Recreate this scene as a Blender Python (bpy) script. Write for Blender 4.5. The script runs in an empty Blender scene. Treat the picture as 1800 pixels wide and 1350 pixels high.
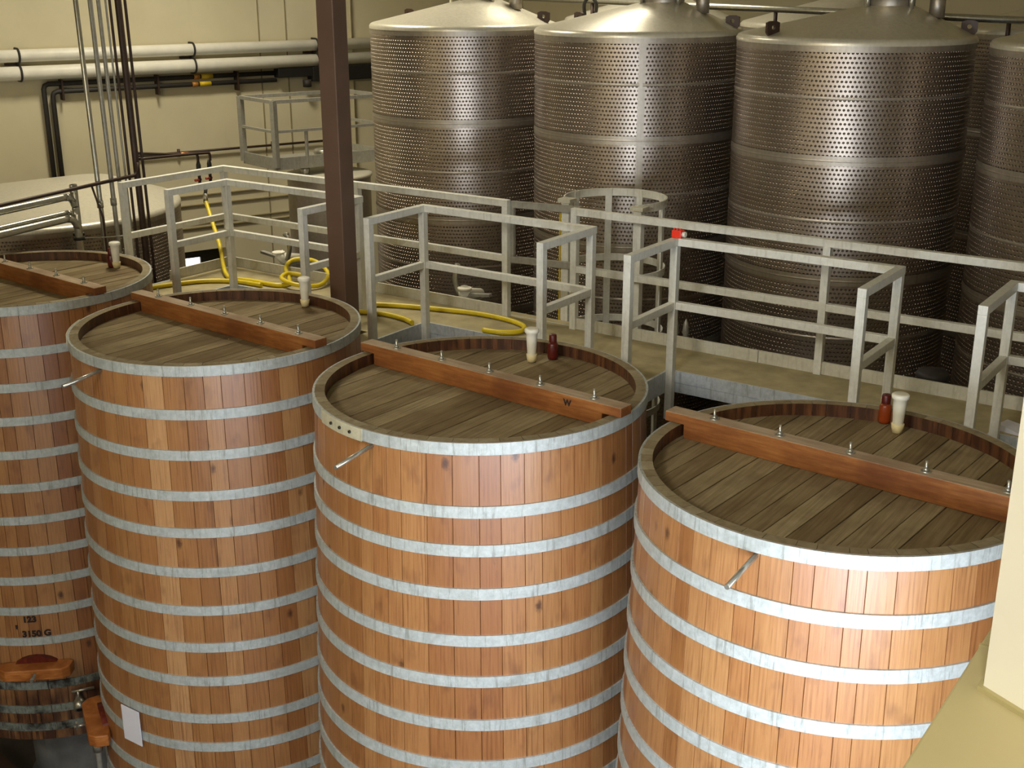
import bpy, bmesh, math, random
from mathutils import Vector, Matrix, Quaternion
random.seed(7)
C = bpy.context.scene.collection
# ---------------------------------------------------------------- frame of the place
# plan axes: U along the row of vats, W across it, Z up; one unit = radius of a vat (1.06 m)
S = 1.06
HF = 7.05                     # eye height above the floor in those units
def P(u, w, z): return Vector((u*S, w*S, (z+HF)*S))
def lin(h):
    h = h.lstrip('#'); o = []
    for i in (0, 2, 4):
        c = int(h[i:i+2], 16)/255
        o.append(c/12.92 if c <= .04045 else ((c+.055)/1.055)**2.4)
    return (*o, 1)

# ---------------------------------------------------------------- camera
sc = bpy.context.scene
cam = bpy.data.cameras.new('camera'); cam.sensor_width = 36; cam.lens = 36*2145.77/1800
cam.clip_start = .05; cam.clip_end = 200
co = bpy.data.objects.new('camera', cam); C.objects.link(co)
PITCH = 0.3250911
fw = Vector((-.5707*math.cos(PITCH), .8211*math.cos(PITCH), -math.sin(PITCH))).normalized()
rt = fw.cross(Vector((0, 0, 1))).normalized(); up = rt.cross(fw)
ro = -0.0016248
r2 = rt*math.cos(ro)+up*math.sin(ro); u2 = up*math.cos(ro)-rt*math.sin(ro)
M = Matrix((r2, u2, -fw)).transposed().to_4x4()
M.translation = P(8.8403, -5.67135, 0)
co.matrix_world = M
sc.camera = co
# ---------------------------------------------------------------- world and exposure
wd = bpy.data.worlds.new('world'); sc.world = wd; wd.use_nodes = True
wd.node_tree.nodes['Background'].inputs[0].default_value = (1.0, .93, .80, 1)
wd.node_tree.nodes['Background'].inputs[1].default_value = .03
vs = sc.view_settings; vs.view_transform = 'Standard'; vs.look = 'None'; vs.exposure = 0; vs.gamma = 1
vs.use_curve_mapping = False
# ---------------------------------------------------------------- lights: bare lamps for assumed daylight, assumed ceiling lamps, added fill lamps
def area(name, loc, target, size, power, color, size_y=None, spread=None):
    l = bpy.data.lights.new(name, 'AREA'); l.energy = power; l.color = color; l.size = size*S
    if size_y: l.shape = 'RECTANGLE'; l.size_y = size_y*S
    if spread: l.spread = math.radians(spread)
    o = bpy.data.objects.new(name, l); C.objects.link(o); o.location = P(*loc)
    d = P(*target)-P(*loc); o.rotation_euler = d.to_track_quat('-Z', 'Y').to_euler()
    return o
area('assumed_daylight_lamp', (7.9, -5.2, -2.75), (5.6, 0, -3.3), 1.2, 100, (.76, .86, 1.0), 1.4, 130)  # bare lamp added mid-hall for assumed daylight, no opening is built
area('assumed_side_daylight_lamp', (8.48, -2.35, -2.9), (5.6, -1.9, -3.3), 2.2, 185, (.74, .83, 1.0), 1.3)  # added lamp for assumed daylight from the side, the wall has no window
area('assumed_ceiling_lamp_light', (-1.3, 3.2, 2.98), (-1.0, 3.6, -3), 1.2, 255, (1, .92, .74), None, 135)  # assumed lamp out of view, lights the left wall and deck
area('assumed_ceiling_lamp_light', (2.1, 5.4, 1.78), (2.1, 5.6, -3), .9, 60, (1, .93, .76), None, 115)  # assumed lamp out of view, brightens the leftmost tank lids
area('wall_fill_light', (3.0, -6.4, 3.58), (3.0, -9, .6), 3.0, 600, (1, .93, .78), .5, 120)  # added lamp: brightens the front wall so the tanks reflect it
area('front_fill_light', (6.0, -8.9, 1.6), (4.8, .6, -2.9), 2.0, 130, (1, .96, .90), None, 80)  # added frontal fill, no window is built behind it
area('jamb_fill_light', (9.2, -7.2, 2.4), (8.7, -4.2, -.6), .8, 40, (1, .97, .90), None, 90)  # added fill to brighten the jamb and sill

# ---------------------------------------------------------------- materials
def nm(name):
    m = bpy.data.materials.new(name); m.use_nodes = True
    nt = m.node_tree; b = nt.nodes['Principled BSDF']
    return m, nt, b
def N(nt, t, **k):
    n = nt.nodes.new(t)
    for a, v in k.items(): setattr(n, a, v)
    return n
def ramp(nt, src, stops):
    r = N(nt, 'ShaderNodeValToRGB'); e = r.color_ramp.elements
    e[0].position, e[0].color = stops[0]; e[1].position, e[1].color = stops[-1]
    for p, c in stops[1:-1]:
        x = e.new(p); x.color = c
    nt.links.new(src, r.inputs[0]); return r.outputs[0]
def coords(nt, scale=(1, 1, 1), uv=False, rot=(0, 0, 0)):
    t = N(nt, 'ShaderNodeTexCoord'); m = N(nt, 'ShaderNodeMapping')
    m.inputs['Scale'].default_value = scale; m.inputs['Rotation'].default_value = rot
    nt.links.new(t.outputs['UV' if uv else 'Object'], m.inputs[0]); return m.outputs[0]
def noise(nt, vec, scale=5, detail=4, rough=.55):
    n = N(nt, 'ShaderNodeTexNoise'); n.inputs['Scale'].default_value = scale
    n.inputs['Detail'].default_value = detail; n.inputs['Roughness'].default_value = rough
    nt.links.new(vec, n.inputs['Vector']); return n.outputs[0]
def mix(nt, fac, a, b, mode='MIX'):
    m = N(nt, 'ShaderNodeMix', data_type='RGBA', blend_type=mode)
    for i, s in ((0, fac), (6, a), (7, b)):
        if hasattr(s, 'is_linked'): nt.links.new(s, m.inputs[i])
        else: m.inputs[i].default_value = s
    return m.outputs[2]
def bump(nt, b, h, strength=.3, dist=.01):
    n = N(nt, 'ShaderNodeBump'); n.inputs['Strength'].default_value = strength; n.inputs['Distance'].default_value = dist
    nt.links.new(h, n.inputs['Height']); nt.links.new(n.outputs[0], b.inputs['Normal'])
def flat(name, col, rough=.6, metal=0, var=.12, scale=9, spec=.5, bmp=0):
    m, nt, b = nm(name); c = lin(col)
    v = noise(nt, coords(nt), scale, 5)
    lo = tuple(x*(1-var*1.6) for x in c[:3])+(1,); hi = tuple(min(1, x*(1+var*1.6)) for x in c[:3])+(1,)
    nt.links.new(ramp(nt, v, [(.3, lo), (.7, hi)]), b.inputs['Base Color'])
    b.inputs['Roughness'].default_value = rough; b.inputs['Metallic'].default_value = metal
    b.inputs['Specular IOR Level'].default_value = spec
    if bmp: bump(nt, b, v, bmp, .01)
    return m
def stave_mat(name, dark=0.0):
    m, nt, b = nm(name)
    at = N(nt, 'ShaderNodeAttribute', attribute_name='tone'); se = N(nt, 'ShaderNodeSeparateColor')
    nt.links.new(at.outputs['Color'], se.inputs[0])
    base = ramp(nt, se.outputs[0], [(0, lin('875a32')), (.3, lin('9b6d3f')), (.65, lin('aa7e4e')), (1, lin('bc9467'))])
    base = mix(nt, se.outputs[1], base, mix(nt, .32, base, lin('96562f')))
    big = noise(nt, coords(nt, (1.5, .7, 1), True), 2.4, 4, .55)                   # honey and red patches
    base = mix(nt, ramp(nt, big, [(.46, (0, 0, 0, 1)), (.72, (.7, .7, .7, 1))]), base, mix(nt, .5, base, lin('8f5a38')))
    g = noise(nt, coords(nt, (46, 1.3, 1), True), 2.2, 7, .66)
    base = mix(nt, .8, base, ramp(nt, g, [(.25, lin('94765c')), (.46, lin('e6d8c8')), (.62, lin('f6efe6')), (.8, lin('fffaf0'))]), 'MULTIPLY')
    fine = N(nt, 'ShaderNodeTexWave', wave_type='BANDS', bands_direction='X'); nt.links.new(coords(nt, (1, .13, 1), True), fine.inputs['Vector'])
    fine.inputs['Scale'].default_value = 14; fine.inputs['Distortion'].default_value = 7; fine.inputs['Detail'].default_value = 3; fine.inputs['Detail Scale'].default_value = .8
    figm = noise(nt, coords(nt, (6, .5, 1), True), 1.7, 2, .5)
    base = mix(nt, ramp(nt, figm, [(.5, (0, 0, 0, 1)), (.72, (.55, .55, .55, 1))]), base, mix(nt, 1.0, base, ramp(nt, fine.outputs[0], [(.0, lin('a58268')), (.6, lin('ffffff'))]), 'MULTIPLY'))
    k = noise(nt, coords(nt, (5, 2.2, 1), True), 2.0, 3, .5)                      # dark patches
    base = mix(nt, ramp(nt, k, [(.58, (0, 0, 0, 1)), (.80, (.6, .6, .6, 1))]), base, lin('5a3020'))
    vk = N(nt, 'ShaderNodeTexVoronoi', feature='F1'); nt.links.new(coords(nt, (4.2, 2.3, 1), True), vk.inputs['Vector']); vk.inputs['Scale'].default_value = 1.0
    kn = noise(nt, coords(nt, (60, 40, 1), True), 1.0, 3, .6)
    ma = N(nt, 'ShaderNodeMath', operation='MULTIPLY_ADD'); nt.links.new(kn, ma.inputs[0]); ma.inputs[1].default_value = .10; nt.links.new(vk.outputs['Distance'], ma.inputs[2])
    base = mix(nt, ramp(nt, ma.outputs[0], [(.085, (.85, .85, .85, 1)), (.16, (0, 0, 0, 1))]), base, lin('3c1d10'))
    # drip stains that get heavier at the foot of the vat
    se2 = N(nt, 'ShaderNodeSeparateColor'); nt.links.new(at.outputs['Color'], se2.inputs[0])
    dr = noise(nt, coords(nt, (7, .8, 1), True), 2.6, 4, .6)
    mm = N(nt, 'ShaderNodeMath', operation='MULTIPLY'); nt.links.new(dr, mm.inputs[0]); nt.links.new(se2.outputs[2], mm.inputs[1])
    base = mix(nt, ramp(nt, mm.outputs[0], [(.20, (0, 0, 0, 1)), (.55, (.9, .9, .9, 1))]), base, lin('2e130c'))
    nt.links.new(base, b.inputs['Base Color'])
    b.inputs['Roughness'].default_value = .40; b.inputs['Specular IOR Level'].default_value = .9
    bump(nt, b, g, .12, .006)
    return m
def plank_mat(name, cols, rough=.75, spec=.3, sc_=(1.2, 22, 22), dust=None):
    m, nt, b = nm(name)
    g = noise(nt, coords(nt, sc_), 2.0, 7, .62)
    c = ramp(nt, g, [(.25, lin(cols[0])), (.5, lin(cols[1])), (.78, lin(cols[2]))])
    at = N(nt, 'ShaderNodeAttribute', attribute_name='tone'); se = N(nt, 'ShaderNodeSeparateColor')
    nt.links.new(at.outputs['Color'], se.inputs[0])
    c = mix(nt, se.outputs[0], c, mix(nt, 1.0, c, lin('c9c0b4'), 'MULTIPLY'))
    st = noise(nt, coords(nt, (1.4, 1.4, 1.4)), 1.6, 5, .6)
    c = mix(nt, ramp(nt, st, [(.42, (0, 0, 0, 1)), (.72, (.75, .75, .75, 1))]), c, lin(dust or cols[0]))
    nt.links.new(c, b.inputs['Base Color']); b.inputs['Roughness'].default_value = rough
    b.inputs['Specular IOR Level'].default_value = spec
    bump(nt, b, g, .15, .006)
    return m
def galv_mat(name, lo, hi, dirt, amount=.5, metal=.35, rough=.5):
    m, nt, b = nm(name)
    a = noise(nt, coords(nt), 26, 6, .7); d = noise(nt, coords(nt), 3.4, 6, .62)
    c = ramp(nt, a, [(.28, lin(lo)), (.72, lin(hi))])
    c = mix(nt, ramp(nt, d, [((.47 if amount > .9 else .56), (0, 0, 0, 1)), ((.60 if amount > .9 else .80), (amount,)*3+(1,))]), c, lin(dirt))
    v = noise(nt, coords(nt, (26, 26, 2.2)), 1.5, 5, .7)                      # run marks
    c = mix(nt, ramp(nt, v, [(.53, (0, 0, 0, 1)), (.66, (amount,)*3+(1,))]), c, lin(dirt))
    nt.links.new(c, b.inputs['Base Color']); b.inputs['Metallic'].default_value = metal; b.inputs['Roughness'].default_value = rough
    return m
def dimple_mat(name):
    m, nt, b = nm(name)
    t = N(nt, 'ShaderNodeTexCoord'); se = N(nt, 'ShaderNodeSeparateXYZ'); nt.links.new(t.outputs['UV'], se.inputs[0])
    def mt(op, a, bb=None):
        n = N(nt, 'ShaderNodeMath', operation=op)
        for i, s in ((0, a), (1, bb)):
            if s is None: continue
            if hasattr(s, 'is_linked'): nt.links.new(s, n.inputs[i])
            else: n.inputs[i].default_value = s
        return n.outputs[0]
    row = mt('FLOOR', se.outputs[1]); st = mt('FRACT', mt('MULTIPLY', row, .5))
    fu = mt('SUBTRACT', mt('FRACT', mt('ADD', se.outputs[0], st)), .5)
    fv = mt('SUBTRACT', mt('FRACT', se.outputs[1]), .5)
    d = mt('SQRT', mt('ADD', mt('MULTIPLY', fu, fu), mt('MULTIPLY', mt('MULTIPLY', fv, fv), 1.5)))
    r = N(nt, 'ShaderNodeMapRange', interpolation_type='SMOOTHSTEP')
    nt.links.new(d, r.inputs[0]); r.inputs[1].default_value = .05; r.inputs[2].default_value = .33
    r.inputs[3].default_value = 0; r.inputs[4].default_value = 1
    n = N(nt, 'ShaderNodeBump'); n.inputs['Strength'].default_value = 1; n.inputs['Distance'].default_value = .012
    nt.links.new(r.outputs[0], n.inputs['Height']); nt.links.new(n.outputs[0], b.inputs['Normal'])
    s = noise(nt, coords(nt, (1, 1, .25)), 3.0, 4)
    nt.links.new(ramp(nt, s, [(.3, lin('998d7f')), (.7, lin('afa294'))]), b.inputs['Base Color'])
    b.inputs['Metallic'].default_value = .95; b.inputs['Roughness'].default_value = .36
    return m
def stripes_mat(name, col, seam, vec_scale, width=.03, rough=.7):
    m, nt, b = nm(name)
    v = noise(nt, coords(nt), 1.1, 6); c = lin(col)
    base = ramp(nt, v, [(.25, tuple(x*.9 for x in c[:3])+(1,)), (.75, tuple(min(1, x*1.06) for x in c[:3])+(1,))])
    v2 = noise(nt, coords(nt, (1, 1, .3)), 7, 4)
    base = mix(nt, ramp(nt, v2, [(.62, (0, 0, 0, 1)), (.9, (.25, .25, .25, 1))]), base, lin(seam))
    nt.links.new(base, b.inputs['Base Color']); b.inputs['Roughness'].default_value = rough
    bump(nt, b, noise(nt, coords(nt), 90, 3), .06, .004)
    return m

MT = {}
MT['stave'] = stave_mat('oak_staves')
MT['lidwood'] = plank_mat('dusty_lid_planks', ('75664d', '968664', 'ad9f7d'), .85, .15, (22, 1.0, 22), '64523a')
MT['rimwood'] = plank_mat('dusty_stave_ends', ('8a7e62', 'a3987a', 'b7ac90'), .85, .2, (9, 9, 9), '6d5e44')
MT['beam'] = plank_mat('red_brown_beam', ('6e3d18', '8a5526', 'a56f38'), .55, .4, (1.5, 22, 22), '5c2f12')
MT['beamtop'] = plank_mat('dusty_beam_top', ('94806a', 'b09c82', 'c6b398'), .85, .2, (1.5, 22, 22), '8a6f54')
MT['oakbar'] = plank_mat('oak_bar', ('83491c', 'a8642b', 'c4854a'), .5, .4, (4, 4, 18), '7a4018')
MT['redwood'] = plank_mat('wine_stained_hatch', ('4c160d', '6b2413', '88391c'), .5, .4, (18, 18, 4), '3b120c')
MT['hoop'] = galv_mat('galvanized_hoop', '9da29d', 'bcc1bc', '74766a', .6, .2, .55)
MT['hoopdirty'] = galv_mat('wine_stained_hoop', '6a6f66', '8f958c', '211c19', .95, .2, .55)
MT['strap'] = galv_mat('pale_hoop_strap', 'b0a98c', 'c6c0a4', '8d8468', .4, .2, .55)
MT['rail'] = galv_mat('galvanized_rail', 'cdccbf', 'e2e1d5', 'a8a595', .4, .1, .5)
MT['channel'] = galv_mat('galvanized_channel', 'a4abae', 'c6cccd', '85877e', .6, .15, .5)
MT['toe'] = galv_mat('toe_board', 'bdb9a6', 'd0ccba', '9b9580', .5, .15, .6)
MT['deck'] = flat('tan_deck', 'a09470', .85, 0, .12, 6, .2)
MT['dimple'] = dimple_mat('dimpled_stainless')
MT['steel'] = galv_mat('brushed_stainless', 'a1988a', 'b4ab9c', '8f8677', .4, .85, .45)
MT['lidsteel'] = galv_mat('stainless_lid', 'c2bca8', 'd3cdba', 'b1aa97', .4, .45, .34)
MT['tube'] = galv_mat('stainless_tube', 'a8a596', 'c0bdae', '86826f', .3, .8, .3)
MT['conduit'] = galv_mat('grey_conduit', '8f8c80', 'a5a296', '77735f', .4, .4, .45)
MT['darkpipe'] = flat('dark_brown_pipe', '3b2a20', .5, .2, .15, 8)
MT['blackpipe'] = flat('black_insulated_pipe', '2a2622', .65, 0, .15, 8)
MT['whitepipe'] = flat('white_insulated_pipe', 'e3dfcf', .45, 0, .05, 5)
MT['yellow'] = flat('yellow_hose', 'd3bb1f', .4, 0, .06, 12)
MT['yellowtag'] = flat('yellow_marker', 'c9ab1c', .5, 0, .06, 12)
MT['orange'] = flat('orange_marker', 'b0762c', .5, 0, .06, 12)
MT['pillar'] = flat('brown_painted_steel', '614a3b', .45, 0, .05, 4, .5)
MT['wall'] = stripes_mat('cream_wall', 'd2c8a6', 'a79b78', 1)
MT['seam'] = flat('wall_joint', '8f8360', .8, 0, .05)
MT['trim'] = flat('cream_trim', 'd8cda6', .6, 0, .04)
MT['sill'] = flat('cream_sill', 'b5a87a', .55, 0, .05, 2.5)
MT['jamb'] = flat('cream_jamb', 'ebe7d4', .6, 0, .03, 2.5)
MT['grout'] = flat('sill_joint', 'a99d6c', .8, 0, .05)
MT['concrete'] = flat('stained_concrete', '4c453d', .6, 0, .25, 2.0, .5)
MT['plinth'] = flat('plinth_concrete', '7c7b78', .8, 0, .15, 4, .2)
MT['white'] = flat('white_plastic', 'e3dfcc', .4, 0, .03, 12)
MT['cream'] = flat('cream_plastic', 'e2d3a0', .45, 0, .03, 12)
MT['maroon'] = flat('dark_red_plastic', '54150f', .35, 0, .08, 12)
MT['amber'] = flat('amber_plastic', '8c3a14', .3, 0, .08, 12)
MT['red'] = flat('bright_red_plastic', 'e8331c', .4, 0, .03, 12)
MT['paper'] = flat('white_paper', 'dcdbe2', .7, 0, .02, 6)
MT['black'] = flat('black_rubber', '15130f', .6, 0, .1, 12)
MT['ink'] = flat('stencil_ink', '1c100a', .7, 0, .1, 20)
MT['curb'] = flat('brown_stained_curb', '3f2a1b', .6, 0, .2, 4)
MT['copper'] = flat('copper_fitting', '9a5f38', .4, .7, .1, 12)
MT['valvered'] = flat('red_valve_handle', 'a03526', .5, 0, .1, 12)
MT['ceil'] = flat('pale_ceiling', 'c9c1a4', .8, 0, .04, 2)
mg, ntg, bg = nm('daylit_gap'); bg.inputs['Base Color'].default_value = (1, 1, 1, 1)
bg.inputs['Emission Color'].default_value = (1, .97, .98, 1); bg.inputs['Emission Strength'].default_value = 2.2
MT['gap'] = mg

# ---------------------------------------------------------------- mesh builder
class MB:
    def __init__(s): s.v = []; s.f = []; s.m = []; s.uv = {}; s.tone = {}; s.sm = {}
    def face(s, idx, mi=0, uv=None, tone=None, smooth=False):
        k = len(s.f); s.f.append(idx); s.m.append(mi)
        if uv: s.uv[k] = uv
        if tone: s.tone[k] = tone
        s.sm[k] = smooth
    def vert(s, u, w, z): s.v.append(P(u, w, z)); return len(s.v)-1
    def hexa(s, c, mi=0, tone=None, mtop=None):      # c: 4 bottom + 4 top corners
        b = len(s.v)
        for q in c: s.v.append(P(*q))
        for n, q in enumerate(((3, 2, 1, 0), (4, 5, 6, 7), (0, 1, 5, 4), (1, 2, 6, 5), (2, 3, 7, 6), (3, 0, 4, 7))):
            s.face([b+i for i in q], mtop if (mtop is not None and n == 1) else mi, tone=tone)
        return s
    def box(s, u0, u1, w0, w1, z0, z1, mi=0, tone=None, mtop=None):
        return s.hexa([(u0, w0, z0), (u1, w0, z0), (u1, w1, z0), (u0, w1, z0), (u0, w0, z1), (u1, w0, z1), (u1, w1, z1), (u0, w1, z1)], mi, tone, mtop)
    def bar(s, a, b, wd, ht, mi=0, tone=None, mtop=None):   # bar from a to b (centres), width across, height
        a = Vector(a); b = Vector(b); d = (b-a).normalized()
        upv = Vector((0, 0, 1)) if abs(d.z) < .9 else Vector((0, 1, 0))
        sd = d.cross(upv).normalized()*wd/2; uv = sd.cross(d).normalized()*ht/2
        return s.hexa([tuple(x) for x in (a-sd-uv, a+sd-uv, b+sd-uv, b-sd-uv, a-sd+uv, a+sd+uv, b+sd+uv, b-sd+uv)], mi, tone, mtop)
    def rbox(s, c, ax, hx, hy, z0, z1, mi=0, tone=None):    # box turned by angle ax about the vertical
        ca, sa = math.cos(ax), math.sin(ax)
        q = [(c[0]+ca*x-sa*y, c[1]+sa*x+ca*y) for x, y in ((-hx, -hy), (hx, -hy), (hx, hy), (-hx, hy))]
        return s.hexa([(x, y, z0) for x, y in q]+[(x, y, z1) for x, y in q], mi, tone)
    def tube(s, pts, r, n=10, mi=0, cap=True):
        pts = [Vector(p) for p in pts]; rs = r if isinstance(r, (list, tuple)) else [r]*len(pts)
        pts2 = pts; N_ = len(pts2); prev = None; rings = []
        for i, p in enumerate(pts2):
            d = (pts2[min(i+1, N_-1)]-pts2[max(i-1, 0)]).normalized()
            if prev is None:
                ref = Vector((0, 0, 1)) if abs(d.z) < .9 else Vector((1, 0, 0)); x = d.cross(ref).normalized()
            else: x = (prev-d*prev.dot(d)).normalized()
            prev = x; y = d.cross(x); b = len(s.v)
            for k in range(n):
                a = 2*math.pi*k/n; s.v.append(P(*(p+(x*math.cos(a)+y*math.sin(a))*rs[i])))
            rings.append(b)
        for i in range(N_-1):
            for k in range(n):
                s.face([rings[i]+k, rings[i]+(k+1) % n, rings[i+1]+(k+1) % n, rings[i+1]+k], mi, smooth=True)
        if cap:
            s.face([rings[0]+k for k in range(n)][::-1], mi); s.face([rings[-1]+k for k in range(n)], mi)
        return s
    def lathe(s, c, prof, n=24, mi=0, smooth=True, close=False, a0=0, a1=2*math.pi):
        full = abs(a1-a0-2*math.pi) < 1e-6; cnt = n if full else n+1; rings = []
        for r, z in prof:
            b = len(s.v)
            for k in range(cnt):
                a = a0+(a1-a0)*k/n; s.v.append(P(c[0]+r*math.cos(a), c[1]+r*math.sin(a), z))
            rings.append(b)
        L = list(range(len(prof)))
        pairs = list(zip(L, L[1:]))+([(L[-1], 0)] if close else [])
        for i, j in pairs:
            for k in range(n):
                k2 = (k+1) % cnt; s.face([rings[i]+k, rings[i]+k2, rings[j]+k2, rings[j]+k], mi, smooth=smooth)
        if not full and close:
            s.face([b for b in rings], mi); s.face([b+n for b in rings][::-1], mi)
        return s
    def disc(s, c, r, z, n=24, mi=0, flip=False):
        b = len(s.v)
        for k in range(n):
            a = 2*math.pi*k/n; s.v.append(P(c[0]+r*math.cos(a), c[1]+r*math.sin(a), z))
        s.face([b+k for k in (range(n) if not flip else reversed(range(n)))], mi); return s
    def build(s, name, mats, parent=None, origin=None, bevel=0, recalc=True):
        if parent is not None: o0 = ORG[parent.name]
        elif origin is not None: o0 = P(*origin)
        else:
            mn = Vector([min(v[i] for v in s.v) for i in range(3)]); mx = Vector([max(v[i] for v in s.v) for i in range(3)])
            o0 = Vector(((mn.x+mx.x)/2, (mn.y+mx.y)/2, mn.z))
        me = bpy.data.meshes.new(name); me.from_pydata([v-o0 for v in s.v], [], s.f)
        for m in (mats if isinstance(mats, (list, tuple)) else [mats]): me.materials.append(MT[m] if isinstance(m, str) else m)
        for p, mi in zip(me.polygons, s.m): p.material_index = mi; p.use_smooth = s.sm[p.index]
        if s.uv:
            L = me.uv_layers.new(name='UVMap').data
            for k, uv in s.uv.items():
                for li, q in zip(me.polygons[k].loop_indices, uv): L[li].uv = q
        if s.tone:
            at = me.color_attributes.new('tone', 'FLOAT_COLOR', 'CORNER')
            for k, t in s.tone.items():
                for n_, li in enumerate(me.polygons[k].loop_indices):
                    q = t[n_] if isinstance(t, list) else t
                    at.data[li].color = (*q, 1)
        if recalc:
            bm = bmesh.new(); bm.from_mesh(me); bmesh.ops.recalc_face_normals(bm, faces=bm.faces); bm.to_mesh(me); bm.free()
        me.update()
        o = bpy.data.objects.new(name, me); C.objects.link(o)
        if parent is not None: o.parent = parent; ORG[o.name] = o0
        else: o.location = o0; ORG[o.name] = o0
        if bevel:
            md = o.modifiers.new('bevel', 'BEVEL'); md.width = bevel; md.segments = 2; md.limit_method = 'ANGLE'
        return o
ORG = {}
def tag(o, label, cat, group=None):
    o['label'] = label; o['category'] = cat
    if group: o['group'] = group
    return o
def thing(name, loc, label, cat, group=None):
    o = bpy.data.objects.new(name, None); C.objects.link(o); o.location = P(*loc); o.empty_display_size = .1
    ORG[o.name] = P(*loc); return tag(o, label, cat, group)
def structure(o): o['kind'] = 'structure'; return o
def pol(c, r, az): return (c[0]+r*math.cos(az), c[1]+r*math.sin(az))

# ================================================================ the setting
SK = (.348, .936); SN = (-.936, .348)            # left wall: direction along it and outward normal
def onwall(t, n, z): return (SK[0]*t+SN[0]*n, SK[1]*t+SN[1]*n, z)
def wbox(mb, t0, t1, n0, n1, z0, z1, mi=0):
    q = [onwall(t0, n0, 0), onwall(t1, n0, 0), onwall(t1, n1, 0), onwall(t0, n1, 0)]
    return mb.hexa([(a, b, z0) for a, b, _ in q]+[(a, b, z1) for a, b, _ in q], mi)
ZF, ZC = -7.05, 4.6
structure(MB().box(-12, 12, -9, 12, ZF-.2, ZF).build('floor', 'concrete'))
structure(MB().box(-12, 12, -9.2, 12, ZC, ZC+.2).build('ceiling', 'ceil'))
mb = MB()
OT0, OT1, OZ0, OZ1 = 3.35, 4.08, -3.94, -3.63      # low opening in the left wall
wbox(mb, -9, 14, 5.8, 6.1, OZ1, ZC); wbox(mb, -9, OT0, 5.8, 6.1, ZF, OZ1); wbox(mb, OT1, 14, 5.8, 6.1, ZF, OZ1)
wbox(mb, OT0, OT1, 5.8, 6.1, ZF, OZ0)
wl = structure(mb.build('wall_left', 'wall'))
for t in (4.765, 5.165):
    wbox(MB(), t-.006, t+.006, 5.785, 5.8, ZF, ZC).build('joint', 'seam', wl)
structure(MB().box(-9, 8.56, -9.2, -9, ZF, ZC).build('wall_front', 'wall'))
structure(MB().box(-9, 12, 10.6, 10.8, ZF, ZC).build('wall_back', 'wall'))
structure(wbox(MB(), 5.70, 6.12, 5.70, 5.8, ZF, ZC).build('trim_1', 'trim'))
w1 = thing('window_1', onwall((OT0+OT1)/2, 6.0, OZ0), '', '')
del w1['label'], w1['category']; structure(w1)
wbox(MB(), OT0, OT1, 6.02, 6.1, OZ0+.17, OZ1).build('opening_shade', 'black', w1)  # black sheets here stand in for the shade inside the opening
wbox(MB(), OT0+.42, OT1, 6.02, 6.1, OZ0, OZ0+.17).build('opening_shade_side', 'black', w1)
wbox(MB(), OT0, OT0+.42, 6.06, 6.1, OZ0, OZ0+.17).build('bright_pane', 'gap', w1)
# panelled lower stretch of the left wall
m1 = MB()
for z in (-2.86, -2.99, -3.22, -3.30): wbox(m1, 2.6, 6.1, 5.77, 5.8, z-.012, z)
structure(m1.build('trim_2', 'seam'))
# right wall with the opening the picture is taken through
mb = MB()
mb.hexa([(8.552, -4.167, -.9), (9.4, -4.60, -.9), (9.4, 9, -.9), (8.552, 9, -.9), (8.552, -4.167, ZC), (9.4, -4.60, ZC), (9.4, 9, ZC), (8.552, 9, ZC)])
structure(mb.build('wall_right', 'jamb'))
structure(MB().box(8.56, 9.4, -9, 9, ZF, -1.1).build('wall_below', 'sill'))
sl = structure(MB().box(8.517, 9.4, -9, -2.0, -1.1, -.9).build('window_2_sill', 'sill', bevel=.004))
sl.name = 'trim_3'; ORG['trim_3'] = ORG['window_2_sill']
mb = MB(); mb.hexa([(8.545, -4.171, -.9), (9.4, -4.606, -.9), (9.4, -4.59, -.9), (8.545, -4.15, -.9), (8.545, -4.171, -.893), (9.4, -4.606, -.893), (9.4, -4.59, -.893), (8.545, -4.15, -.893)]); mb.build('caulk_line', 'grout', sl)
MB().box(8.5165, 9.4, -4.052, -4.046, -1.0, -.8995).build('joint', 'grout', sl)

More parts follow.
